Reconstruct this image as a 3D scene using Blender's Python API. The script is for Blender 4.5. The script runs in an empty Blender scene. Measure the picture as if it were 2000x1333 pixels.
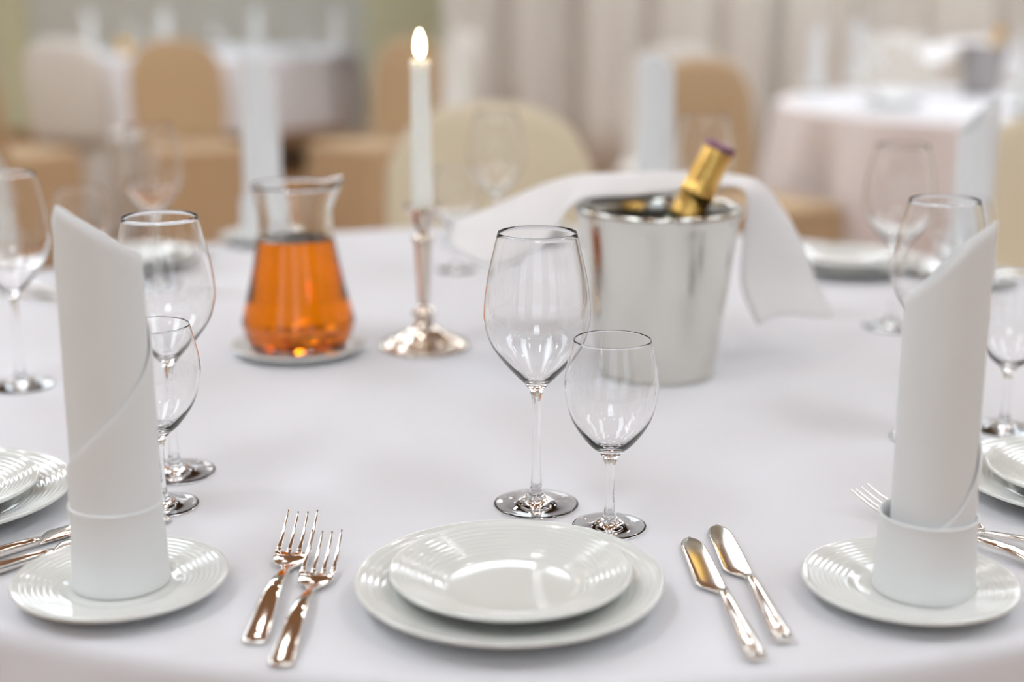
import bpy, bmesh, math, random
from mathutils import Vector, Matrix

# ------------------------------------------------------------------ camera, world, exposure
scene = bpy.context.scene
COL = scene.collection
T = 0.75                                   # table top height
PI = math.pi

cam_data = bpy.data.cameras.new('camera')
cam_data.lens = 50.0
cam_data.sensor_width = 36.0
cam_data.clip_end = 60
cam_data.dof.use_dof = True
cam_data.dof.focus_distance = 1.17
cam_data.dof.aperture_fstop = 2.1
cam = bpy.data.objects.new('camera', cam_data)
COL.objects.link(cam)
cam.location = (0, 0, T + 0.44)
cam.rotation_euler = (math.radians(90 - 14.1), 0, 0)
scene.camera = cam

world = bpy.data.worlds.new('world')
scene.world = world
world.use_nodes = True
world.node_tree.nodes['Background'].inputs[0].default_value = (0.80, 0.90, 1.0, 1)
world.node_tree.nodes['Background'].inputs[1].default_value = 1.15

vs = scene.view_settings
vs.view_transform = 'Standard'
vs.look = 'None'
vs.gamma = 1.0
vs.use_curve_mapping = False
vs.exposure = 0.15

PANEL_POWER = 7.2       # emission of the unseen ceiling panels, mostly added to brighten
SPOT_POWER = 36.0        # emission of the small downlights
scene.cycles.use_denoising = True
scene.cycles.sample_clamp_indirect = 30
scene.cycles.max_bounces = 12
scene.cycles.diffuse_bounces = 3
scene.cycles.adaptive_threshold = 0.03
scene.cycles.transmission_bounces = 12

# ------------------------------------------------------------------ materials
def new_mat(name):
    m = bpy.data.materials.new(name)
    m.use_nodes = True
    nt = m.node_tree
    return m, nt, nt.nodes['Principled BSDF']

def setp(b, **kw):
    names = dict(color='Base Color', rough='Roughness', metal='Metallic', ior='IOR', trans='Transmission Weight',
                 sheen='Sheen Weight', coat='Coat Weight', sss='Subsurface Weight', spec='Specular IOR Level')
    for k, v in kw.items():
        if k == 'color' and len(v) == 3: v = (*v, 1)
        b.inputs[names[k]].default_value = v

def bumped(nt, b, scale, strength, dist=0.001, detail=3, kind='noise', stretch=None):
    tc = nt.nodes.new('ShaderNodeTexCoord')
    src = tc.outputs['Object']
    if stretch:
        mp = nt.nodes.new('ShaderNodeMapping'); mp.inputs['Scale'].default_value = stretch
        nt.links.new(src, mp.inputs['Vector']); src = mp.outputs['Vector']
    tx = nt.nodes.new('ShaderNodeTexNoise')
    tx.inputs['Scale'].default_value = scale; tx.inputs['Detail'].default_value = detail
    nt.links.new(src, tx.inputs['Vector'])
    bp = nt.nodes.new('ShaderNodeBump')
    bp.inputs['Strength'].default_value = strength; bp.inputs['Distance'].default_value = dist
    nt.links.new(tx.outputs['Fac'], bp.inputs['Height'])
    nt.links.new(bp.outputs['Normal'], b.inputs['Normal'])
    return tx

def tinted(nt, b, c1, c2, scale, stretch=None, detail=3):
    tc = nt.nodes.new('ShaderNodeTexCoord')
    mp = nt.nodes.new('ShaderNodeMapping')
    if stretch: mp.inputs['Scale'].default_value = stretch
    tx = nt.nodes.new('ShaderNodeTexNoise'); tx.inputs['Scale'].default_value = scale; tx.inputs['Detail'].default_value = detail
    cr = nt.nodes.new('ShaderNodeValToRGB')
    cr.color_ramp.elements[0].color = (*c1, 1); cr.color_ramp.elements[1].color = (*c2, 1)
    cr.color_ramp.elements[0].position = .3; cr.color_ramp.elements[1].position = .7
    nt.links.new(tc.outputs['Object'], mp.inputs['Vector']); nt.links.new(mp.outputs['Vector'], tx.inputs['Vector'])
    nt.links.new(tx.outputs['Fac'], cr.inputs['Fac']); nt.links.new(cr.outputs['Color'], b.inputs['Base Color'])

def fabric(name, c, rough=.85, sheen=.15, bs=300, bst=.15, dist=.0005):
    m, nt, b = new_mat(name); setp(b, color=c, rough=rough, sheen=sheen, spec=.2)
    bumped(nt, b, bs, bst, dist); return m

M = {}
M['table_linen'] = fabric('table_linen', (.80, .795, .825), bs=7, bst=.5, dist=.010)
M['napkin_linen'] = fabric('napkin_linen', (.835, .845, .845), bs=500, bst=.12, dist=.0004)
M['bucket_linen'] = fabric('bucket_linen', (.84, .82, .82), bs=400, bst=.1, dist=.0004)
M['warm_lit_linen'] = fabric('warm_lit_linen', (.90, .84, .84), bs=20, bst=.1)  # white linen with warm light put into its colour
M['cream_cover'] = fabric('cream_cover', (.80, .70, .52), bs=40, bst=.1, dist=.002)
M['shaded_cream_cover'] = fabric('shaded_cream_cover', (.56, .40, .24), bs=40, bst=.1, dist=.002)  # the cream fabric darkened to tan, shade put into the colour
M['white_cover'] = fabric('white_cover', (.78, .75, .70), bs=40, bst=.1, dist=.002)

m, nt, b = new_mat('porcelain'); setp(b, color=(.79, .80, .765), rough=.09, ior=1.5, coat=.3); M['porcelain'] = m
m, nt, b = new_mat('steel'); setp(b, color=(.86, .82, .77), rough=.07, metal=1); M['steel'] = m
m, nt, b = new_mat('brushed_steel'); setp(b, color=(.70, .69, .635), rough=.13, metal=1)
bumped(nt, b, 60, .05, .0004, stretch=(1, 1, 8)); M['brushed_steel'] = m
m, nt, b = new_mat('dull_steel'); setp(b, color=(.36, .34, .33), rough=.3, metal=1); M['dull_steel'] = m
m, nt, b = new_mat('shaded_inner_steel'); setp(b, color=(.11, .11, .10), rough=.45, metal=.6); M['shaded_inner_steel'] = m  # bucket inside: interior shade put into the steel's colour
m, nt, b = new_mat('silver'); setp(b, color=(.74, .66, .57), rough=.09, metal=1); M['silver'] = m
m, nt, b = new_mat('crystal'); setp(b, color=(1, 1, 1), rough=0, ior=1.47, trans=1); M['crystal'] = m
m, nt, b = new_mat('jug_glass'); setp(b, color=(.99, .99, .98), rough=0, ior=1.47, trans=1); M['jug_glass'] = m
m, nt, b = new_mat('amber_juice'); setp(b, color=(1.0, .25, .0), rough=0, ior=1.35, trans=1); M['amber_juice'] = m
m, nt, b = new_mat('candle_wax'); setp(b, color=(.92, .93, .86), rough=.45, sss=.35)
b.inputs['Subsurface Radius'].default_value = (.03, .02, .01); b.inputs['Subsurface Scale'].default_value = .4; M['candle_wax'] = m
m, nt, b = new_mat('wick_char'); setp(b, color=(.03, .02, .02), rough=.9); M['wick_char'] = m
m, nt, b = new_mat('gold_foil'); setp(b, color=(.82, .53, .16), rough=.3, metal=1)
bumped(nt, b, 120, .5, .002); M['gold_foil'] = m
m, nt, b = new_mat('plum_foil'); setp(b, color=(.28, .15, .2), rough=.35, metal=.8); M['plum_foil'] = m
m, nt, b = new_mat('bottle_green'); setp(b, color=(.02, .05, .02), rough=.06); M['bottle_green'] = m
m, nt, b = new_mat('dark_wood'); setp(b, rough=.5); tinted(nt, b, (.08, .045, .025), (.13, .075, .04), 6, (1, 1, 12)); M['dark_wood'] = m
m, nt, b = new_mat('floor_carpet'); setp(b, rough=.8); tinted(nt, b, (.34, .165, .06), (.44, .22, .09), 4); M['floor_carpet'] = m
m, nt, b = new_mat('ceiling_paint'); setp(b, rough=.8); tinted(nt, b, (.44, .29, .155), (.50, .33, .19), 1.5); M['ceiling_paint'] = m
m, nt, b = new_mat('wall_paint'); setp(b, rough=.8); tinted(nt, b, (.72, .72, .65), (.76, .76, .69), 1.2); M['wall_paint'] = m
m, nt, b = new_mat('yellow_paint'); setp(b, color=(.80, .76, .50), rough=.7); M['yellow_paint'] = m
m, nt, b = new_mat('curtain_cloth'); setp(b, rough=.85, sheen=.2); tinted(nt, b, (.62, .58, .53), (.74, .70, .645), 2.2, (1, 1, .05)); M['curtain_cloth'] = m
m, nt, b = new_mat('lamp_trim'); setp(b, color=(.8, .8, .8), rough=.3, metal=.6); M['lamp_trim'] = m

def emitter(name, c, s):
    m, nt, b = new_mat(name); setp(b, color=(0, 0, 0), rough=1)
    b.inputs['Emission Color'].default_value = (*c, 1); b.inputs['Emission Strength'].default_value = s
    return m
M['panel_glow'] = emitter('panel_glow', (.86, .94, 1.0), PANEL_POWER)
M['spot_glow'] = emitter('spot_glow', (1.0, .97, .95), SPOT_POWER)
M['flame_glow'] = emitter('flame_glow', (1.0, .80, .50), 22)
M['juice_far'] = new_mat('orange_juice')[0]
setp(M['juice_far'].node_tree.nodes['Principled BSDF'], color=(.9, .5, .03), rough=.3)

# ------------------------------------------------------------------ helpers
def mesh_from(name, verts, faces, smooth=True):
    me = bpy.data.meshes.new(name)
    me.from_pydata([tuple(v) for v in verts], [], faces)
    me.validate(); me.update()
    if smooth:
        me.polygons.foreach_set('use_smooth', [True] * len(me.polygons))
    return me

def lathe(name, prof, seg=64, close=False, wob=None):
    """prof: (r, z) list; r == 0 ends become poles. close joins last ring to first."""
    V, F, rings = [], [], []
    for (r, z) in prof:
        if r <= 1e-7:
            rings.append([len(V)]); V.append((0, 0, z))
        else:
            s = len(V)
            for i in range(seg):
                a = 2 * PI * i / seg
                rr, zz = (r, z) if wob is None else wob(r, z, a)
                V.append((rr * math.cos(a), rr * math.sin(a), zz))
            rings.append(list(range(s, s + seg)))
    n = len(rings)
    for k in range(n if close else n - 1):
        A, B = rings[k], rings[(k + 1) % n]
        for i in range(seg):
            j = (i + 1) % seg
            if len(A) == 1 and len(B) == 1: break
            if len(A) == 1: F.append((A[0], B[j], B[i]))
            elif len(B) == 1: F.append((A[i], A[j], B[0]))
            else: F.append((A[i], A[j], B[j], B[i]))
    me = mesh_from(name, V, F)
    fix_normals(me)
    return me

def fix_normals(me):
    bm = bmesh.new(); bm.from_mesh(me); bmesh.ops.recalc_face_normals(bm, faces=bm.faces); bm.to_mesh(me); bm.free()

def spline(pts, n=6):
    """Catmull-Rom through tuples, n steps per span."""
    out = []
    P = [Vector(p) for p in pts]
    for i in range(len(P) - 1):
        p0 = P[i - 1] if i else P[0] * 2 - P[1]
        p1, p2 = P[i], P[i + 1]
        p3 = P[i + 2] if i + 2 < len(P) else P[-1] * 2 - P[-2]
        for k in range(n):
            t = k / n
            out.append(0.5 * ((2 * p1) + (p2 - p0) * t + (2 * p0 - 5 * p1 + 4 * p2 - p3) * t * t + (3 * p1 - p0 - 3 * p2 + p3) * t ** 3))
    out.append(P[-1])
    return out

def loft(name, sections, cap=True):
    V, F = [], []
    n = len(sections[0])
    for s in sections: V += [tuple(p) for p in s]
    for k in range(len(sections) - 1):
        a, b2 = k * n, (k + 1) * n
        for i in range(n):
            j = (i + 1) % n
            F.append((a + i, a + j, b2 + j, b2 + i))
    if cap:
        F.append(tuple(range(n - 1, -1, -1)))
        F.append(tuple((len(sections) - 1) * n + i for i in range(n)))
    me = mesh_from(name, V, F); fix_normals(me); return me

def oval(cx, cy, cz, w, h, n=12, p=2.6):
    out = []
    for i in range(n):
        a = 2 * PI * i / n
        c, s = math.cos(a), math.sin(a)
        out.append((cx + w * math.copysign(abs(c) ** (2 / p), c), cy, cz + h * math.copysign(abs(s) ** (2 / p), s)))
    return out

def box_mesh(name, x0, x1, y0, y1, z0, z1, bev=0.0, seg=2):
    bm = bmesh.new()
    bmesh.ops.create_cube(bm, size=1)
    for v in bm.verts:
        v.co = Vector((x0 + (v.co.x + .5) * (x1 - x0), y0 + (v.co.y + .5) * (y1 - y0), z0 + (v.co.z + .5) * (z1 - z0)))
    if bev: bmesh.ops.bevel(bm, geom=bm.edges[:], offset=bev, segments=seg, affect='EDGES', profile=.5)
    me = bpy.data.meshes.new(name); bm.to_mesh(me); bm.free()
    return me

def join_meshes(name, meshes):
    V, F = [], []
    for me in meshes:
        o = len(V)
        V += [v.co[:] for v in me.vertices]
        F += [tuple(o + i for i in p.vertices) for p in me.polygons]
    return mesh_from(name, V, F)

def ob(name, me, mat=None, parent=None, loc=(0, 0, 0), rot=(0, 0, 0), scale=None):
    o = bpy.data.objects.new(name, me)
    if mat is not None and not me.materials: me.materials.append(M[mat])
    COL.objects.link(o)
    o.location = loc; o.rotation_euler = rot
    if scale: o.scale = scale
    if parent: o.parent = parent
    return o

def empty(name, loc=(0, 0, 0), rot=(0, 0, 0)):
    o = bpy.data.objects.new(name, None); COL.objects.link(o)
    o.empty_display_size = .05; o.location = loc; o.rotation_euler = rot
    return o

def tag(o, label, cat, group=None):
    o['label'] = label; o['category'] = cat
    if group: o['group'] = group
    return o

def struct(o):
    o['kind'] = 'structure'; return o

def solidify(o, t, off=-1):
    md = o.modifiers.new('thickness', 'SOLIDIFY'); md.thickness = t; md.offset = off

# ------------------------------------------------------------------ room
CEIL = 3.1
struct(ob('floor', box_mesh('floor', -6, 6, -4, 12.2, -.1, 0), 'floor_carpet'))
struct(ob('ceiling', box_mesh('ceiling', -6, 6, -4, 12.2, CEIL, CEIL + .1), 'ceiling_paint'))
struct(ob('wall_left', box_mesh('wall_left', -6.1, -6, -4, 12.2, 0, CEIL), 'wall_paint'))
struct(ob('wall_right', box_mesh('wall_right', 6, 6.1, -4, 12.2, 0, CEIL), 'wall_paint'))
WIN = [(-4.6, -2.6), (-1.0, 1.0), (2.6, 4.6)]  # unseen windows added behind the camera for cool fill light
wf = [box_mesh('w', -6, 6, -4.1, -4, 0, .5), box_mesh('w', -6, 6, -4.1, -4, 2.7, CEIL)]
xs_ = [-6] + [v for w in WIN for v in w] + [6]
for k in range(0, 8, 2): wf.append(box_mesh('w', xs_[k], xs_[k + 1], -4.1, -4, .5, 2.7))
me = join_meshes('wall_front', wf); me.polygons.foreach_set('use_smooth', [False] * len(me.polygons))
struct(ob('wall_front', me, 'wall_paint'))
for k, (xa, xb) in enumerate(WIN):
    w = struct(ob('window_%d' % (k + 1), join_meshes('window_frame', [box_mesh('f', xa, xa + .06, -4.08, -4.02, .5, 2.7), box_mesh('f', xb - .06, xb, -4.08, -4.02, .5, 2.7),
        box_mesh('f', xa + .06, xb - .06, -4.08, -4.02, .5, .56), box_mesh('f', xa + .06, xb - .06, -4.08, -4.02, 2.64, 2.7), box_mesh('f', (xa + xb) / 2 - .03, (xa + xb) / 2 + .03, -4.08, -4.02, .56, 2.64)]), 'porcelain'))
struct(ob('wall_back', box_mesh('wall_back', -6, 6, 12.1, 12.2, 0, CEIL), 'wall_paint'))
struct(ob('wall_partition', box_mesh('wall_partition', -.42, 6, 8.75, 8.9, 0, CEIL), 'wall_paint'))
struct(ob('trim_1', box_mesh('trim_1', -1.20, -.55, 12.04, 12.1, 0, CEIL), 'yellow_paint'))
struct(ob('trim_2', box_mesh('trim_2', -4.30, -4.02, 12.04, 12.1, 0, CEIL), 'yellow_paint'))
struct(ob('baseboard_back', box_mesh('baseboard_back', -.42, 6, 8.72, 8.75, 0, .1), 'dark_wood'))

def curtain_mesh(x0, x1, y, z0, z1, seed):
    rnd = random.Random(seed)
    xs, ys = [], []
    x, ph = x0, 0
    n = int((x1 - x0) / .015)
    freq = [(rnd.uniform(14, 18), rnd.uniform(0, 6), .05), (rnd.uniform(27, 36), rnd.uniform(0, 6), .03), (rnd.uniform(5, 7), rnd.uniform(0, 6), .03)]
    V, F = [], []
    zs = [z0 + (z1 - z0) * k / 8 for k in range(9)]
    for i in range(n + 1):
        x = x0 + (x1 - x0) * i / n
        d = sum(a * math.sin(f * x + p) for f, p, a in freq)
        for z in zs:
            V.append((x, y + d * (1.1 - .25 * (z - z0) / (z1 - z0)), z))
    for i in range(n):
        for k in range(8):
            F.append((i * 9 + k, (i + 1) * 9 + k, (i + 1) * 9 + k + 1, i * 9 + k + 1))
    return mesh_from('curtain', V, F)
for k, (xa, xb) in enumerate([(-.40, 1.62), (1.60, 3.8), (3.78, 5.9)]):
    c = ob('curtain', curtain_mesh(xa, xb, 8.58, .03, 3.05, k + 3), 'curtain_cloth'); solidify(c, .004)
    tag(c, ['grey beige pleated curtain hanging behind the round backed cream chair', 'grey beige pleated curtain hanging behind the table with the pink skirt',
            'grey beige pleated curtain hanging in the far corner past the pink skirted table'][k], 'curtain')
    r = ob('curtain_rail', box_mesh('curtain_rail', xa, xb - .03, 8.57, 8.60, 3.052, 3.09), 'lamp_trim', parent=c)

# ceiling lamps
lp = box_mesh('diffuser', -.3, .3, -.6, .6, -.006, 0); lp.materials.append(M['panel_glow'])
lf = join_meshes('frame', [box_mesh('f', -.33, -.3, -.63, .63, -.02, .02), box_mesh('f', .3, .33, -.63, .63, -.02, .02),
                           box_mesh('f', -.3, .3, -.63, -.6, -.02, .02), box_mesh('f', -.3, .3, .6, .63, -.02, .02)]); lf.materials.append(M['lamp_trim'])
for (x, y, sc) in [(-1.25, .45, 1.0), (1.3, .45, .8), (-3.4, 1.2, 1.2), (3.4, 1.2, 1.2), (0.0, 5.15, .75), (-2.6, 5.0, 1.4), (2.6, 5.0, 1.4), (-2.4, 8.8, 2.0), (0, -2.2, 1.45), (2.6, 6.9, 1.3), (1.45, 7.3, 1.2), (-4.4, 7.4, 1.4), (-1.5, 2.7, .85), (1.6, 2.7, .55)]:  # unseen; most panels added to brighten the room, one gives the plate its reflection
    t = tag(empty('unseen_light_panel', (x, y, CEIL - .021)), 'unseen flat white light panel set in the tan ceiling', 'ceiling light', 'unseen light panels in the ceiling')
    t.scale = (sc, sc, 1)
    ob('frame', lf, parent=t); ob('diffuser', lp, parent=t)
sd = lathe('diffuser', [(0, -.004), (.07, -.004), (.07, 0), (0, 0)], 16); sd.materials.append(M['spot_glow'])
sr = lathe('trim_ring', [(.07, 0), (.07, -.006), (.076, -.010), (.09, -.006), (.092, 0)], 16); sr.materials.append(M['lamp_trim'])
for iy in range(9):
    for ix in range(8):
        x, y = -4.2 + 1.2 * ix + (.2 if iy % 2 else -.2), -1.6 + 1.35 * iy
        if y > 8 and x > -.6: continue
        t = tag(empty('downlight', (x, y, CEIL)), 'small round downlight recessed in the tan ceiling', 'ceiling light', 'round downlights in the ceiling')
        ob('trim_ring', sr, parent=t); ob('diffuser', sd, parent=t)

# ------------------------------------------------------------------ tables
def cloth_mesh(name, R, drop, folds, amp, seed, rag=0.0):
    rnd = random.Random(seed)
    ph = [rnd.uniform(0, 6.28) for _ in range(4)]
    def wob(r, z, a):
        d = max(0, -z - .012) / drop
        w = amp * min(1, d * 2.2) * (math.sin(folds * a + ph[0] + .6 * math.sin(3 * a + ph[1])) + .45 * math.sin((folds * 1.0 // 1 + 5) * a + ph[2]) + .4)
        return r + w, z
    prof = [(0, 0)] + [(R * k / 14, 0) for k in range(1, 14)] + [(R - .02, 0), (R - .01, 0), (R - .004, -.0012), (R - .0005, -.004), (R + .002, -.009), (R + .003, -.016), (R + .004, -.03), (R + .006, -.06)]
    prof += [(R + .006 + .02 * (k / 10), -.06 - (drop - .06) * k / 10) for k in range(1, 11)]
    return lathe(name, prof, 240, wob=wob)

def dining_table(cx, cy, R, label, clabel, drop, folds, amp, seed, mat='table_linen'):
    t = tag(empty('round_table', (cx, cy, 0)), label, 'table', 'round banquet tables')
    ob('tabletop', lathe('tabletop', [(0, T - .034), (R - .02, T - .034), (R - .012, T - .030), (R - .012, T - .008), (R - .018, T - .004), (0, T - .004)], 64), 'dark_wood', t)
    ob('pedestal', lathe('pedestal', [(0, .06), (.09, .06), (.05, .12), (.045, T - .06), (.14, T - .034), (0, T - .034)], 24), 'dark_wood', t)
    ob('base', lathe('base', [(0, 0), (.34, 0), (.34, .025), (.1, .06), (0, .06)], 32), 'dark_wood', t)
    c = ob('tablecloth', cloth_mesh('tablecloth', R, drop, folds, amp, seed), mat, loc=(cx, cy, T))
    solidify(c, .0025)
    tag(c, clabel, 'tablecloth')
    return c

TC = (0.02, 1.744)
dining_table(*TC, .905, 'large round banquet table under the white cloth with the amber jug', 'white cloth on the large near table set with the amber jug', .66, 19, .018, 1)
dining_table(-1.95, 9.75, .9, 'round banquet table behind the covered chairs, holding the orange drink', 'white cloth on the distant table with the orange drink', .46, 17, .02, 2)
dining_table(1.93, 5.42, .92, 'round banquet table by the curtain under a cloth skirt tinted pink as warm light', 'white cloth tinted pinkish as warm light, with deep folds on the table by the curtain', .62, 16, .045, 5, 'warm_lit_linen')
oc = ob('cool_top_sheet', lathe('cool_top_sheet', [(0, .0035)] + [(.86 * k / 6, .0035) for k in range(1, 7)] + [(.862, .001)], 96), 'table_linen', loc=(1.93, 5.42, T));  # pale sheet standing for the cooler lit top of one cloth
tag(oc, 'pale bluish white sheet for the cooler lit top of the pink skirted table', 'tablecloth')

# ------------------------------------------------------------------ covered chairs
def arch_back(w, h0, h1, rise, y, depth, lean):
    """closed covered back: front and back sheets with an arched top"""
    nx, nz = 14, 12
    secs = []
    V, F = [], []
    def pt(i, k, side):
        u = -1 + 2 * i / nx
        top = h1 - rise * (1 - math.sqrt(max(0, 1 - abs(u) ** 2.3)))
        z = h0 + (top - h0) * k / nz
        ww = w * (0.92 + .08 * math.sin(PI * min(1, max(0, (z - h0) / (h1 - h0)))))
        th = depth * (1 - .55 * abs(u) ** 4) * (1 - .45 * (k / nz) ** 6)
        yy = y + lean * (z - h0) + .03 * (1 - u * u)
        return (u * ww, yy + (th if side else 0) - .5 * th, z)
    for side in (0, 1):
        for i in range(nx + 1):
            for k in range(nz + 1):
                V.append(pt(i, k, side))
    N = (nx + 1) * (nz + 1)
    idx = lambda i, k, s: s * N + i * (nz + 1) + k
    for i in range(nx):
        for k in range(nz):
            F.append((idx(i, k, 0), idx(i + 1, k, 0), idx(i + 1, k + 1, 0), idx(i, k + 1, 0)))
            F.append((idx(i, k, 1), idx(i, k + 1, 1), idx(i + 1, k + 1, 1), idx(i + 1, k, 1)))
        F.append((idx(i, nz, 0), idx(i + 1, nz, 0), idx(i + 1, nz, 1), idx(i, nz, 1)))
        F.append((idx(i, 0, 0), idx(i, 0, 1), idx(i + 1, 0, 1), idx(i + 1, 0, 0)))
    for k in range(nz):
        F.append((idx(0, k, 0), idx(0, k + 1, 0), idx(0, k + 1, 1), idx(0, k, 1)))
        F.append((idx(nx, k, 0), idx(nx, k, 1), idx(nx, k + 1, 1), idx(nx, k + 1, 0)))
    me = mesh_from('backrest_cover', V, F); fix_normals(me)
    return me

def skirt_mesh(w, y0, y1, ztop, zbot):
    """fabric skirt round the seat with soft pleats"""
    per = []
    n = 22
    def edge(a, b2):
        for i in range(n): 
            t = i / n
            per.append((a[0] + (b2[0] - a[0]) * t, a[1] + (b2[1] - a[1]) * t))
    c = [(-w, y0), (w, y0), (w, y1), (-w, y1)]
    for i in range(4): edge(c[i], c[(i + 1) % 4])
    V, F = [], []
    m_ = len(per); rows = 7
    cx, cy = 0, (y0 + y1) / 2
    for k in range(rows + 1):
        t = k / rows
        for i, (x, y) in enumerate(per):
            s = 1 + .07 * t + .035 * t * math.sin(i * 2 * PI * 9 / m_) + .02 * t * math.sin(i * 2 * PI * 23 / m_)
            V.append((cx + (x - cx) * s, cy + (y - cy) * s, ztop + (zbot - ztop) * t))
    for k in range(rows):
        for i in range(m_):
            j = (i + 1) % m_
            F.append((k * m_ + i, k * m_ + j, (k + 1) * m_ + j, (k + 1) * m_ + i))
    me = mesh_from('skirt', V, F); fix_normals(me); return me

CHAIR = {}
def chair_parts(mat):
    if mat not in CHAIR:
        bk = arch_back(.225, .46, .945, .14, .2, .06, .10)
        st = box_mesh('seat_cover', -.215, .215, -.22, .20, .42, .48, .028, 4)
        st.polygons.foreach_set('use_smooth', [True] * len(st.polygons))
        sk = skirt_mesh(.212, -.215, .215, .445, .012)
        for me in (bk, st, sk): me.materials.append(M[mat])
        CHAIR[mat] = (bk, st, sk)
    return CHAIR[mat]

def chair(x, y, facing, mat, label, group=None, s=1.0):
    """facing: world angle (degrees) of the seat front"""
    bk, st, sk = chair_parts(mat)
    t = tag(empty('covered_chair', (x, y, 0), (0, 0, math.radians(facing + 90))), label, 'chair', group or 'chairs in fabric covers')
    t.scale = (s, s, s)
    ob('backrest_cover', bk, parent=t); ob('seat_cover', st, parent=t)
    o = ob('skirt', sk, parent=t); return t

chair(-.050, 2.98, -90, 'cream_cover', 'cream covered chair with round back, behind the lit candle and ice bucket').scale = (1.04, 1, .985)
chair(.95, 2.72, 222, 'cream_cover', 'beige covered chair behind the short plate stack and the folded napkin tower')
chair(-1.02, 2.62, -42, 'white_cover', 'pale covered chair at the near table behind the wine glass with knives')
chair(-2.02, 7.0, 70, 'white_cover', 'whitish covered chair turned away, standing before the distant table with orange drink')
chair(-1.46, 6.55, -62, 'shaded_cream_cover', 'shade toned tan covered chair with pale side edge, seen between napkin tower and wine glass')
chair(-.65, 6.65, 228, 'shaded_cream_cover', 'shade toned tan covered chair in side view, its seat behind the amber jug')
chair(-.50, 7.9, 205, 'white_cover', 'white covered chair against the curtain edge, just behind the candle flame')
chair(-2.2, 6.25, 60, 'shaded_cream_cover', 'shade toned brown covered chair cut off by the picture edge beside the whitish chair')
chair(.65, 5.8, -100, 'white_cover', 'white covered chair behind the bottle, overlapped by the peach chair')
chair(.82, 4.80, -52, 'shaded_cream_cover', 'shade toned peach tan covered chair facing the pink skirted table', s=1.0)
chair(1.92, 6.98, -90, 'white_cover', 'white covered chair on the curtain side of the pink skirted table')

# ------------------------------------------------------------------ crockery
def plate_profile(R, H, foot, well):
    th = .0032
    top = [(0, .0052), (well * .55, .0050), (well * .82, .0054), (well * .93, .0062), (well, .0082)]
    n = 40
    for k in range(1, n + 1):
        t = k / n
        r = well + (R - well) * t
        z = .0082 + (H - .0082) * (t ** 1.15)
        z += .00016 * math.sin(t * 2 * PI * 8) * (1 if .05 < t < .95 else 0)
        top.append((r, z))
    rim = [(R + .0012, H - .0006), (R + .0016, H - .0018), (R + .0010, H - .0030)]
    bot = [(R - .004, H - .0045), (well + (R - well) * .5, .0082 + (H - .0082) * .45 - th), (well + .004, .0046), (foot + .004, .0024), (foot + .002, 0), (foot - .002, 0), (foot - .005, .0022), (0, .0022)]
    return top + rim + bot
PL = {'dinner': lathe('dinner_plate', plate_profile(.1115, .020, .066, .072), 128),
      'salad': lathe('salad_plate', plate_profile(.0875, .0200, .048, .055), 128),
      'saucer': lathe('saucer', plate_profile(.0800, .0130, .050, .068), 128),
      'bread': lathe('bread_plate', plate_profile(.0772, .0155, .039, .044), 128)}
for me in PL.values(): me.materials.append(M['porcelain'])
def plate(kind, x, y, z, label, group=None):
    o = ob(kind if kind == 'saucer' else kind + '_plate', PL[kind], loc=(x, y, T + z))
    return tag(o, label, 'plate', group or kind + ' plates')

Z0 = .0006
def stack(x, y, dl, sl, dx=0, dy=0):
    plate('dinner', x, y, Z0, dl); plate('salad', x + dx, y + dy, Z0 + .0062, sl)
stack(-.002, .967, 'large white dinner plate with ringed rim between the front forks and knives',
      'white salad plate resting on the dinner plate between front forks and knives', .001, .002)
stack(-.494, 1.152, 'white dinner plate with ringed rim cut by the picture edge above the grey knives',
      'white salad plate stacked on the dinner plate above the grey knives, cut by the edge', -.004, 0)
stack(.508, 1.190, 'white dinner plate beside the napkin tower, below the small stemmed glass',
      'white salad plate on the dinner plate below the small stemmed glass', .003, -.001)
stack(.53, 2.215, 'far dinner plate beyond the hanging bucket napkin', 'far salad plate with bright glint beyond the hanging bucket napkin', 0, .002)
stack(-.61, 2.235, 'dinner plate behind the napkin tower, near the blurred knives', 'salad plate behind the napkin tower, near the blurred knives')
stack(.0, 2.50, 'dinner plate hidden behind the bucket napkin and candlestick', 'salad plate hidden behind the bucket napkin and candlestick')
plate('bread', -.290, .980, Z0, 'white bread plate under the napkin tower with the peaked top beside two forks')
plate('bread', .293, .975, Z0, 'white bread plate under the napkin tower with slanted top beside two knives')
plate('saucer', -.2615, 1.6950, Z0, 'white saucer under the amber jug')
plate('bread', -.435, 2.47, Z0, 'bread plate under the tall napkin beside the amber jug')
plate('bread', .690, 2.12, Z0, 'bread plate under the far napkin tower beside the beige chair')
plate('bread', .247, 2.475, Z0, 'bread plate under the napkin tower behind the ice bucket')

# ------------------------------------------------------------------ folded napkins
def shell(name, fr, fz0, fz1, a0, a1, na, nz, closed):
    V, F = [], []
    cols = na if closed else na + 1
    for i in range(cols):
        a = a0 + (a1 - a0) * i / na
        for k in range(nz + 1):
            z = fz0(a) + (fz1(a) - fz0(a)) * k / nz
            r = fr(a, z)
            V.append((r * math.cos(a), r * math.sin(a), z))
    for i in range(na):
        j = (i + 1) % cols
        for k in range(nz):
            F.append((i * (nz + 1) + k, j * (nz + 1) + k, j * (nz + 1) + k + 1, i * (nz + 1) + k + 1))
    return mesh_from(name, V, F)

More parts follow.
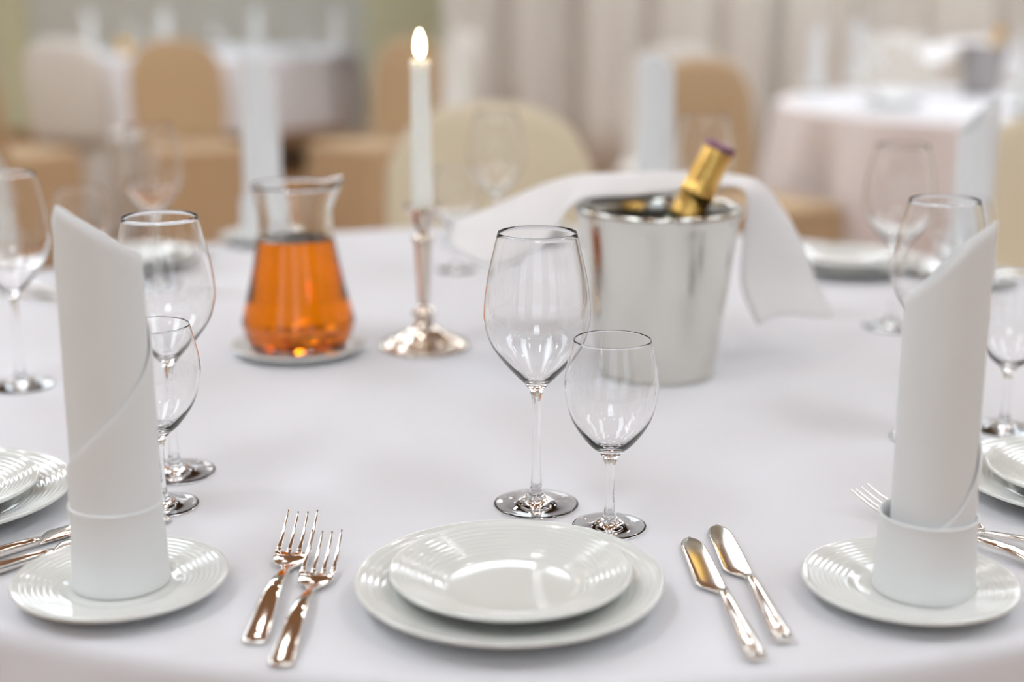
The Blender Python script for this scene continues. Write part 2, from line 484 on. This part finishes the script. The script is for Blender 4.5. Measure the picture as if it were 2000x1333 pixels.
def napkin_meshes(R, height, slope, back, diag, cuffR, cuffH, peak=0.0, d0=180, d1=450, off=0.0):
    """rolled napkin tower: slanted top (slope along x), outer wrap with a rising diagonal edge, turned-up cuff"""
    def ztop(a):
        x, y = math.cos(a), math.sin(a)
        z = height + slope * (x + .18 * math.sin(2.2 * x)) - back * y
        if peak: z -= peak * max(0, -x - .72) / .28
        return z
    body = shell('roll', lambda a, z: R * (1 + .018 * math.sin(2 * a + 11 * z)), lambda a: .001, ztop, 0, 2 * PI, 72, 30, True)
    A0, A1 = math.radians(d0), math.radians(d1)
    def zd(a):
        t = (a - A0) / (A1 - A0)
        return diag[0] + (diag[1] - diag[0]) * (t ** 1.25)
    wrap = shell('outer_wrap', lambda a, z: R * (1 + .018 * math.sin(2 * a + 11 * z)) + .0009, lambda a: .001, zd, A0, A1, 64, 14, False)
    def cr(a, z):
        t = z / cuffH
        return cuffR + .0012 * (1 - t) ** 2 * 2 + .0012 * max(0, t - .93) / .07
    cuff = shell('cuff', cr, lambda a: 0.0, lambda a: cuffH, 0, 2 * PI, 72, 14, True)
    inner = shell('inner_roll', lambda a, z: R * (.86 - .035 * a), lambda a: .002, lambda a: ztop(a) - .012 - .008 * abs(math.sin(a)), 0.3, 0.3 + 4.2 * PI, 110, 8, False)
    if off:
        for me in (body, wrap, inner): me.transform(Matrix.Translation((off, 0, 0)))
    for me in (body, wrap, cuff, inner): me.materials.append(M['napkin_linen'])
    return body, wrap, cuff, inner

def napkin(meshes, x, y, z, rot, label, s=(1, 1, 1)):
    t = tag(empty('napkin_tower', (x, y, T + z), (0, 0, rot)), label, 'napkin', 'napkins folded into towers')
    t.scale = s
    for nm, me, th, off in zip(('roll', 'outer_wrap', 'cuff', 'inner_roll'), meshes, (.0012, .0018, .0022, .001), (-1, 1, 1, -1)):
        o = ob(nm, me, parent=t); solidify(o, th, off)
        if nm in ('cuff', 'outer_wrap'):
            bv = o.modifiers.new('soft', 'BEVEL'); bv.width = .0006; bv.segments = 2
    return t
NA = napkin_meshes(.0300, .2660, -.0150, .010, (.088, .235), .0316, .0640, peak=.016)
NB = napkin_meshes(.0288, .2470, .0225, .012, (.056, .195), .0330, .0590, d0=262, d1=450, off=.0018)
ZN = .0062
napkin(NA, -.2925, .990, ZN, 0, 'white napkin tower with peaked top standing on the bread plate by the forks')
napkin(NB, .3050, .979, ZN, 0, 'white napkin tower with slanted top standing on the bread plate by the knives')
napkin(NB, -.435, 2.47, ZN, -1.57, 'tall blurred napkin tower beside the amber jug', (1.12, 1.12, 1.16))
napkin(NB, .247, 2.475, ZN, -1.5, 'blurred napkin tower between the round cream chair and the peach chair', (1.12, 1.12, 1.16))
napkin(NB, .690, 2.12, ZN, .4, 'blurred napkin tower before the beige chair, behind the wine glasses', (1.0, 1.0, .98))

# ------------------------------------------------------------------ glasses
def glass_mesh(name, outer, bowl_start, wall=.0007, seg=96):
    """outer: (r, z) foot to rim. The inside is offset by the wall."""
    o = spline(outer, 5)
    o = [(max(0, p[0]), p[1]) for p in o]
    inner = []
    pts = [p for p in o if p[1] >= bowl_start]
    for i, (r, z) in enumerate(pts):
        a = pts[max(0, i - 1)]; b2 = pts[min(len(pts) - 1, i + 1)]
        d = Vector((b2[0] - a[0], b2[1] - a[1])).normalized()
        t = (z - bowl_start) / (pts[-1][1] - bowl_start)
        w = wall - .0002 * t + .0026 * (1 - min(1, t * 2.6)) ** 2
        q = (r - d.y * w, z + d.x * w)
        if q[0] > .0008: inner.append(q)
    inner.reverse()
    rim = [(pts[-1][0] - wall * .5, pts[-1][1] + wall * .45)]
    prof = [(0, .0002), (.012, .0002), (.024, .0002), (o[0][0] - .0015, .0002)] + o + rim + inner + [(0, inner[-1][1] - .0006)]
    me = lathe(name, prof, seg)
    me.materials.append(M['crystal'])
    return me
BIG = [(.0355, .0002), (.0366, .0012), (.0355, .0020), (.026, .0028), (.014, .0052), (.0065, .0120), (.0042, .026), (.0036, .045), (.0035, .085), (.0046, .099), (.0085, .1075), (.0175, .1170), (.0278, .1285), (.0388, .1445), (.0443, .1620), (.0450, .1760), (.0424, .1990), (.0376, .2210), (.0330, .2400)]
SMALL = [(.0297, .0002), (.0308, .0012), (.0298, .0019), (.020, .0028), (.0105, .0052), (.0055, .0115), (.0040, .022), (.0037, .035), (.0040, .050), (.0056, .059), (.0095, .0655), (.0200, .0752), (.0322, .0935), (.0380, .1150), (.0384, .1250), (.0370, .1373), (.0332, .1540), (.0313, .1615)]
GL = {'wine': glass_mesh('wine_glass', BIG, .1105), 'water': glass_mesh('water_glass', SMALL, .0685)}
def glass(kind, x, y, label):
    nm = 'wine_glass' if kind == 'wine' else 'water_glass'
    return tag(ob(nm, GL[kind], loc=(x, y, T + .0006)), label, 'glass', 'large wine glasses' if kind == 'wine' else 'small stemmed glasses')
glass('wine', .021, 1.164, 'large clear wine glass standing behind the front plates, before the ice bucket')
glass('water', .081, 1.112, 'small clear stemmed glass beside the large wine glass behind the front plates')
glass('wine', -.312, 1.248, 'large wine glass behind the peaked napkin tower, its rim beside the tower')
glass('water', -.303, 1.162, 'small stemmed glass half hidden behind the peaked napkin tower')
glass('wine', -.553, 1.542, 'blurred wine glass cut by the picture edge beside the peaked napkin tower')
glass('wine', -.531, 2.090, 'blurred wine glass seen above the peaked napkin tower')
glass('water', -.605, 1.985, 'blurred small glass behind the tip of the peaked napkin tower')
glass('wine', -.025, 2.30, 'blurred wine glass before the round backed cream chair')
glass('water', -.088, 2.21, 'blurred small glass just beside the candlestick cup')
glass('wine', .304, 2.25, 'blurred wine glass behind the gold bottle neck')
glass('wine', .500, 1.825, 'wine glass before the beige chair, beside the far plates')
glass('wine', .413, 1.348, 'wine glass rising behind the slanted napkin tower')
glass('water', .500, 1.381, 'small stemmed glass above the plates beside the slanted napkin tower')
glass('water', .600, 1.870, 'blurred small glass hidden behind the slanted napkin tower')

# ------------------------------------------------------------------ cutlery
def fork_meshes():
    # along +y, handle end at y = 0, tines at y = .195
    zc = lambda y: .0020 + .0075 * math.sin(PI * min(1, y / .135)) ** 2 if y < .135 else .0020 + .0165 * ((y - .135) / .06) ** 1.7
    hs = []
    for y, w, h in [(0, .0066, .0012), (.0015, .0082, .0017), (.008, .0085, .0020), (.018, .0080, .0019), (.05, .0068, .0019), (.085, .0050, .0019), (.105, .0038, .0021), (.117, .0030, .0021), (.122, .0034, .0018)]:
        hs.append(oval(0, y, zc(y), w, h, 20, 5))
    handle = loft('handle', hs)
    hd = []
    for y, w, h in [(.118, .0032, .0017), (.123, .0050, .0014), (.127, .0095, .0011), (.131, .0122, .0010), (.136, .0132, .0010), (.142, .0134, .0010), (.1475, .0134, .0010)]:
        sec = oval(0, y, zc(y), w, h, 20, 5)
        hd.append([(p[0], p[1], p[2] + .0022 * (p[0] / .0134) ** 2) for p in sec])
    head = loft('head', hd)
    tines = []
    for i in range(4):
        x0 = -.0117 + .0078 * i
        ss = []
        for t in (0, .15, .4, .7, .9, 1):
            y = .1465 + .0485 * t
            w = .0019 * (1 - .62 * t) * (1.35 if t == 0 else 1)
            ss.append([(p[0], p[1], p[2] + .0022 * (x0 / .0134) ** 2) for p in oval(x0 * (1 - .02 * t), y, zc(y), max(w, .0004), .0009 * (1 - .4 * t), 12, 5)])
        tines.append(loft('tine', ss))
    for me in [handle, head] + tines: me.materials.append(M['steel'])
    return handle, head, tines
FH, FD, FT = fork_meshes()
def fork(x, y, rz, label, s=1.0, tilt=0, lift=0):
    t = tag(empty('fork', (x, y, T + .0008 + lift), (tilt, 0, rz)), label, 'fork', 'steel forks'); t.scale = (s, s, s)
    ob('handle', FH, parent=t); h = ob('head', FD, parent=t)
    for me in FT: ob('tine', me, parent=h)
    return t
def knife_meshes():
    # handle end at y = 0, blade tip at y = .217, edge towards -x
    hs = []
    for y, w, h in [(0, .0060, .0030), (.0015, .0072, .0042), (.010, .0074, .0046), (.030, .0070, .0046), (.060, .0060, .0044), (.085, .0050, .0040), (.100, .0044, .0036), (.108, .0042, .0026)]:
        hs.append(oval(0, y, .0048, w, h, 14, 2.4))
    handle = loft('handle', hs)
    V = []
    bs = []
    for t in range(25):
        u = t / 24
        y = .105 + .112 * u
        xr = .0042 + .0008 * math.sin(PI * u)                       # straight back
        xl = -.0042 if u < .04 else -.0042 - .0138 * min(1, (u - .04) / .12) ** .8 * (1 - .25 * u)
        if u > .80:
            q = (u - .80) / .20
            mid = xl * .35
            f = math.sqrt(max(0, 1 - q ** 2.2))
            xr = mid + (xr - mid) * f; xl = mid + (xl - mid) * f
        c, w = (xr + xl) / 2, max((xr - xl) / 2, .0003)
        bs.append([(p[0], p[1], p[2]) for p in oval(c, y, .0030, w, .0011 * (1 - .45 * u), 16, 4)])
    blade = loft('blade', bs)
    for me in (handle, blade): me.materials.append(M['steel'])
    return handle, blade
KH, KB = knife_meshes()
def knife(x, y, rz, label, s=1.0, roll=0):
    t = tag(empty('table_knife', (x, y, T + .0006), (0, roll, rz)), label, 'knife', 'steel table knives'); t.scale = (s, s, s)
    ob('handle', KH, parent=t); ob('blade', KB, parent=t); return t
def aim(x0, y0, x1, y1): return math.atan2(-(x1 - x0), (y1 - y0))
fork(-.1765, .893, aim(-.1765, .893, -.171, 1.098), 'steel fork lying farther from the front plates, tines tucked under its twin', 1.04)
fork(-.1535, .860, aim(-.1535, .860, -.146, 1.055), 'steel fork lying closer to the front plates, overlapping its twin', 1.0)
fork(.423, 1.004, aim(.423, 1.004, .298, 1.154), 'steel fork whose tines poke out behind the slanted napkin tower')
fork(.464, .999, aim(.464, .999, .339, 1.149), 'steel fork behind the slanted napkin tower with only its handle showing')
fork(-.60, 2.44, aim(-.60, 2.44, -.485, 2.29), 'blurred steel fork lying before the tall napkin beside the jug')
knife(.1625, .866, aim(.1625, .866, .149, 1.083), 'steel table knife nearer to the front plates, lying lower')
knife(.1855, .893, aim(.1855, .893, .175, 1.110), 'steel table knife farther from the front plates, lying higher')
knife(-.455, .995, aim(-.455, .995, -.309, 1.146), 'steel knife next to the edge plates, tip behind the peaked napkin tower', 1.0)
knife(-.438, .972, aim(-.438, .972, -.293, 1.118), 'steel knife beside the bread plate, mostly cut off by the picture edge', 1.0)
knife(-.78, 2.10, aim(-.78, 2.10, -.605, 1.995), 'blurred steel knife behind the wine glass, nearer the far plates')
knife(-.79, 2.065, aim(-.79, 2.065, -.62, 1.955), 'blurred steel knife behind the wine glass, nearer the viewer')

# ------------------------------------------------------------------ jug with amber drink
JX, JY = -.262, 1.700
jz = .0058
JO0 = [(.050, .0), (.0575, .0015), (.0610, .006), (.0660, .020), (.0690, .031), (.0688, .036), (.0655, .050), (.0590, .078), (.0530, .108), (.0478, .138), (.0456, .150), (.0446, .162), (.0452, .180), (.0480, .200), (.0515, .2150)]
JO = [(r, z if z < .03 else .03 + (z - .03) * .915) for r, z in JO0]
jo = [(p[0], p[1]) for p in spline(JO, 4)]
ji = [(r - .0028, z + (.005 if z < .006 else 0)) for r, z in jo if z > .004]
def spout(r, z, a):
    k = max(0, (z - .172) / .027)
    d = math.cos(a - math.radians(20))
    f = max(0, d) ** 14
    return r + .010 * k * f, z + .006 * k * f
jug = tag(empty('juice_jug', (JX, JY, T + jz + .0012)), 'clear glass jug of amber drink standing on a saucer', 'jug')
ob('jug_body', lathe('jug_body', [(0, 0), (.02, 0), (.044, 0), (.0485, 0)] + jo + [(jo[-1][0] - .0014, jo[-1][1] + .0014)] + ji[::-1] + [(ji[0][0] - .004, ji[0][1]), (.03, ji[0][1]), (0, ji[0][1])], 72, wob=spout), 'jug_glass', jug)
LV = .1355
li = [(r + .0006, z) for r, z in ji if z < LV]
lq = ob('amber_drink', lathe('amber_drink', [(0, li[0][1] - .0006), (.03, li[0][1] - .0006), (li[0][0] - .003, li[0][1] - .0006)] + li + [(li[-1][0] - .0002, LV - .0004), (li[-1][0] - .0012, LV), (li[-1][0] - .006, LV), (.02, LV), (0, LV)], 72), 'amber_juice', jug)
lq['label'] = 'amber orange drink filling two thirds'

# ------------------------------------------------------------------ candle
cs = tag(empty('candlestick', (-.1095, 1.722, T + .0006)), 'silver candlestick with stepped round foot beside the amber jug', 'candlestick')
foot = [(0, 0), (.0545, 0), (.0558, .0015), (.0552, .0045), (.0520, .0060), (.0490, .0062), (.0475, .0085), (.0400, .0120), (.0360, .0128), (.0340, .0150), (.0250, .0195), (.0175, .0240), (.0120, .0300), (.0095, .0350), (.0090, .0385), (0, .0385)]
def lobes(r, z, a):
    if r > .03: return r * (1 + .018 * abs(math.sin(4 * a)) ), z
    return r, z
ob('foot', lathe('foot', foot, 64, wob=lobes), 'silver', cs)
ob('lower_knop', lathe('lower_knop', [(0, .0385), (.0090, .0385), (.0150, .0425), (.0158, .0445), (.0148, .0465), (.0085, .0500), (.0070, .0530), (0, .0530)], 40), 'silver', cs)
ob('stem', lathe('stem', [(0, .053), (.0064, .053), (.0070, .060), (.0085, .090), (.0112, .131), (.0112, .1325), (0, .1325)], 8), 'silver', cs)
ob('upper_knop', lathe('upper_knop', [(0, .1325), (.0118, .1325), (.0134, .1350), (.0134, .1380), (.0100, .1400), (.0066, .1445), (0, .1445)], 40), 'silver', cs)
ob('candle_cup', lathe('candle_cup', [(0, .1445), (.0066, .1445), (.0105, .1500), (.0145, .1600), (.0180, .1700), (.0250, .1750), (.0262, .1768), (.0250, .1780), (.0165, .1765), (.0140, .1750), (.0138, .1620), (0, .1610)], 40), 'silver', cs)
cd = tag(empty('candle', (-.1095, 1.722, T + .0006)), 'lit white taper candle standing in the silver candlestick', 'candle')
ob('wax', lathe('wax', [(0, .1620), (.0128, .1620), (.0134, .1760), (.0130, .2200), (.0118, .3200), (.0116, .3380), (.0122, .3430), (.0124, .3500), (.0112, .3515), (.0085, .3500), (0, .3488)], 40), 'candle_wax', cd)
ob('wick', lathe('wick', [(0, .3480), (.0009, .3480), (.0008, .3570), (.0004, .3585), (0, .3590)], 8), 'wick_char', cd)
fl = ob('flame', lathe('flame', [(0, .3545), (.0026, .3558), (.0050, .3600), (.0060, .3660), (.0056, .3730), (.0043, .3790), (.0026, .3835), (.0014, .3860), (0, .3870)], 24), 'flame_glow', cd)
fl['label'] = 'bright pale yellow candle flame'

# ------------------------------------------------------------------ ice bucket, bottle, napkin over it
BX, BY = .167, 1.604
def bucket_mesh():
    o = [(0, .002), (.060, .002), (.0665, .0), (.0680, .0012), (.0690, .006), (.0742, .045), (.0830, .112), (.0905, .178), (.0912, .181), (.0935, .1845), (.0950, .188), (.0954, .192), (.0945, .195), (.0925, .1955), (.0900, .193), (.0886, .185)]
    return lathe('bucket', o + [(.0870, .178)], 96)
def bucket_inside():
    return lathe('bucket_inside', [(.0873, .180), (.0868, .172), (.0798, .110), (.0708, .045), (.0650, .010), (.060, .008), (0, .008)], 96)
bk = tag(empty('ice_bucket', (BX, BY, T + .0006)), 'polished steel ice bucket holding the gold foiled bottle', 'bucket')
ob('bucket_body', bucket_mesh(), 'brushed_steel', bk)
ob('inner_wall', bucket_inside(), 'shaded_inner_steel', bk)
for s in (-1, 1):
    ring = bpy.data.meshes.new('handle'); bm = bmesh.new()
    vs_ = []
    for i in range(20):
        a = 2 * PI * i / 20
        for j in range(8):
            c = 2 * PI * j / 8
            vs_.append(bm.verts.new(((.0030 * math.cos(c)), (.016 + .003 * math.sin(c)) * math.cos(a), (.016 + .003 * math.sin(c)) * math.sin(a))))
    for i in range(20):
        for j in range(8):
            bm.faces.new((vs_[i * 8 + j], vs_[((i + 1) % 20) * 8 + j], vs_[((i + 1) % 20) * 8 + (j + 1) % 8], vs_[i * 8 + (j + 1) % 8]))
    bm.to_mesh(ring); bm.free()
    ring.polygons.foreach_set('use_smooth', [True] * len(ring.polygons))
    a = math.radians(90)
    ob('handle', ring, 'brushed_steel', bk, loc=(s * .0925 * math.cos(a), .0945 if s > 0 else .0945, .150 if s > 0 else .150), rot=(0, 0, math.radians(90)))
    break

# bottle: axis leans towards +x
tilt = math.radians(25)
bt = tag(empty('champagne_bottle', (BX + .0365 - .186 * math.tan(tilt) + .016, BY - .010, T + .047), (math.radians(-2), tilt, 0)), 'dark bottle with gold foil neck leaning in the ice bucket', 'bottle')
ob('bottle_body', lathe('bottle_body', [(0, .004), (.020, 0), (.034, .001), (.036, .006), (.036, .088), (.034, .102), (.028, .122), (.0218, .140), (.0198, .152), (0, .152)], 40), 'bottle_green', bt)
ob('foil_sleeve', lathe('foil_sleeve', [(0, .148), (.0205, .148), (.0198, .155), (.0188, .165), (.0186, .176), (.0206, .178), (.0212, .181), (.0206, .184), (.0190, .186), (.0190, .196), (.0182, .212), (.0182, .232), (.0170, .2375), (0, .239)], 40), 'gold_foil', bt)
cp = ob('foil_cap', lathe('foil_cap', [(.0186, .2335), (.0190, .2370), (.0180, .2410), (.0150, .2425), (0, .2430), (0, .2405), (.0150, .2400), (.0168, .2370), (.0180, .2335)], 40), 'plum_foil', bt)
cp.scale = (1, 1, 1)

CG = [((-0.073, 1.74, 0.151), (-0.071, 1.62, 0.144)), ((-0.019, 1.77, 0.168), (-0.023, 1.6, 0.124)), ((0.039, 1.78, 0.191), (0.034, 1.56, 0.155)),
      ((0.09, 1.78, 0.206), (0.072, 1.585, 0.202)), ((0.16, 1.78, 0.208), (0.139, 1.645, 0.203)), ((0.217, 1.77, 0.207), (0.197, 1.69, 0.203)),
      ((0.273, 1.76, 0.202), (0.240, 1.700, 0.204)), ((0.311, 1.72, 0.193), (0.270, 1.64, 0.203)), ((0.347, 1.70, 0.139), (0.272, 1.655, 0.140)),
      ((0.372, 1.70, 0.082), (0.270, 1.645, 0.095)), ((0.388, 1.68, 0.047), (0.284, 1.60, 0.057))]
def bucket_napkin():
    n = 7
    bsp = spline([c[0] for c in CG], n); fsp = spline([c[1] for c in CG], n)
    m_ = 14
    V, F = [], []
    for i, (b0, f0) in enumerate(zip(bsp, fsp)):
        u = i / (len(bsp) - 1)
        for k in range(m_ + 1):
            v = k / m_
            p = b0.lerp(f0, v)
            p = p + Vector((0, 0, .010 * math.sin(PI * v) * (1 - .3 * u) + .003 * math.sin(7 * v + 9 * u)))
            V.append(p)
    w = m_ + 1
    for i in range(len(bsp) - 1):
        for k in range(m_):
            F.append((i * w + k, i * w + k + 1, (i + 1) * w + k + 1, (i + 1) * w + k))
    return mesh_from('bucket_napkin', V, F)
bn = ob('bucket_napkin', bucket_napkin(), 'bucket_linen', loc=(0, 0, T)); solidify(bn, .0022, 1)
tag(bn, 'white napkin draped across the ice bucket rim behind the bottle', 'napkin')

# ------------------------------------------------------------------ things on the two distant tables
LP = [(-3.05 + .16, 9.45), (-2.32, 9.35), (-1.66, 9.5), (-1.06, 9.6), (-2.6, 10.2), (-1.3, 10.2)]
LN = ['napkin tower on the distant table above the whitish chair', 'napkin tower on the distant table between orange drink and tan chair', 'napkin tower on the distant table behind the tall near napkin',
      'napkin tower on the distant table next to the yellow trim', None, None]
LP = [(-2.76, 9.5), (-2.22, 9.3), (-1.66, 9.45), (-1.14, 9.55)]
for (x, y), l in zip(LP, LN):
    plate('bread', x, y, Z0, 'small plate under the ' + l.replace('on the distant table ', ''), 'plates on the distant table')
    napkin(NB, x, y, ZN, x * 3, l)
for (x, y), l in zip([(-2.55, 9.55), (-1.95, 9.25), (-1.42, 9.4)], ['between the two napkin towers above the whitish chair', 'before the orange drink', 'between the two napkin towers above the jug']):
    plate('dinner', x, y - .1, Z0, 'dinner plate on the distant table ' + l, 'plates on the distant table')
    glass('wine', x + .02, y + .14, 'wine glass on the distant table ' + l)
    glass('water', x + .10, y + .10, 'small glass on the distant table ' + l)
jj = tag(empty('orange_drink_jug', (-2.48, 9.28, T + .001)), 'small glass jug of orange drink on the distant table', 'jug')
ob('jug_body', bpy.data.meshes['jug_body'], parent=jj, scale=(.7, .7, .7))
ob('orange_drink', lathe('orange_drink', [(0, .005), (.042, .005), (.044, .03), (.036, .085), (0, .085)], 32), 'juice_far', jj)

for (x, y), l, rz in zip([(1.263, 6.04), (1.52, 6.40), (1.80, 5.05)], ['slim napkin tower on the pink skirted table nearest the peach chair', 'napkin tower with pointed top on the pink skirted table, beside the slim one',
                         'napkin tower on the pink skirted table cut by the picture edge'], (0, 1.2, 2.5)):
    plate('bread', x, y, .005, 'plate under the ' + l.split(' on ')[0] + ' on the pink skirted table' + (' by its front rim' if x > 1.7 else ''), 'plates on the pink skirted table')
    napkin(NB, x, y, .0106, rz, l)
plate('dinner', 1.40, 5.28, .005, 'dinner plate at the front rim of the pink skirted table', 'plates on the pink skirted table')
plate('salad', 1.40, 5.28, .0106, 'salad plate stacked at the front rim of the pink skirted table', 'plates on the pink skirted table')
for (x, y, l) in [(1.50, 6.05, 'behind the front plates'), (1.75, 6.15, 'beside the steel bucket'), (1.45, 5.72, 'beside the slim napkin tower')]:
    o = glass('wine', x, y, 'wine glass on the pink skirted table ' + l); o.location.z = T + .0046
b2 = tag(empty('ice_bucket', (1.885, 5.80, T + .0046)), 'blurred steel ice bucket on the pink skirted table', 'bucket')
bm2 = bpy.data.meshes['bucket'].copy(); bm2.materials.clear(); ob('bucket_body', bm2, 'dull_steel', b2); ob('inner_wall', bpy.data.meshes['bucket_inside'], parent=b2)
t2 = tag(empty('champagne_bottle', (1.885, 5.79, T + .047), (0, math.radians(16), 0)), 'dark bottle leaning in the bucket on the pink skirted table', 'bottle')
ob('bottle_body', bpy.data.meshes['bottle_body'], parent=t2); ob('foil_sleeve', bpy.data.meshes['foil_sleeve'], parent=t2); ob('foil_cap', bpy.data.meshes['foil_cap'], parent=t2)
n2 = ob('bucket_napkin', bpy.data.meshes['bucket_napkin'], loc=(1.885 - BX, 5.80 - BY, T + .006)); solidify(n2, .0022, 1)
tag(n2, 'white napkin draped across the blurred bucket on the pink skirted table', 'napkin')
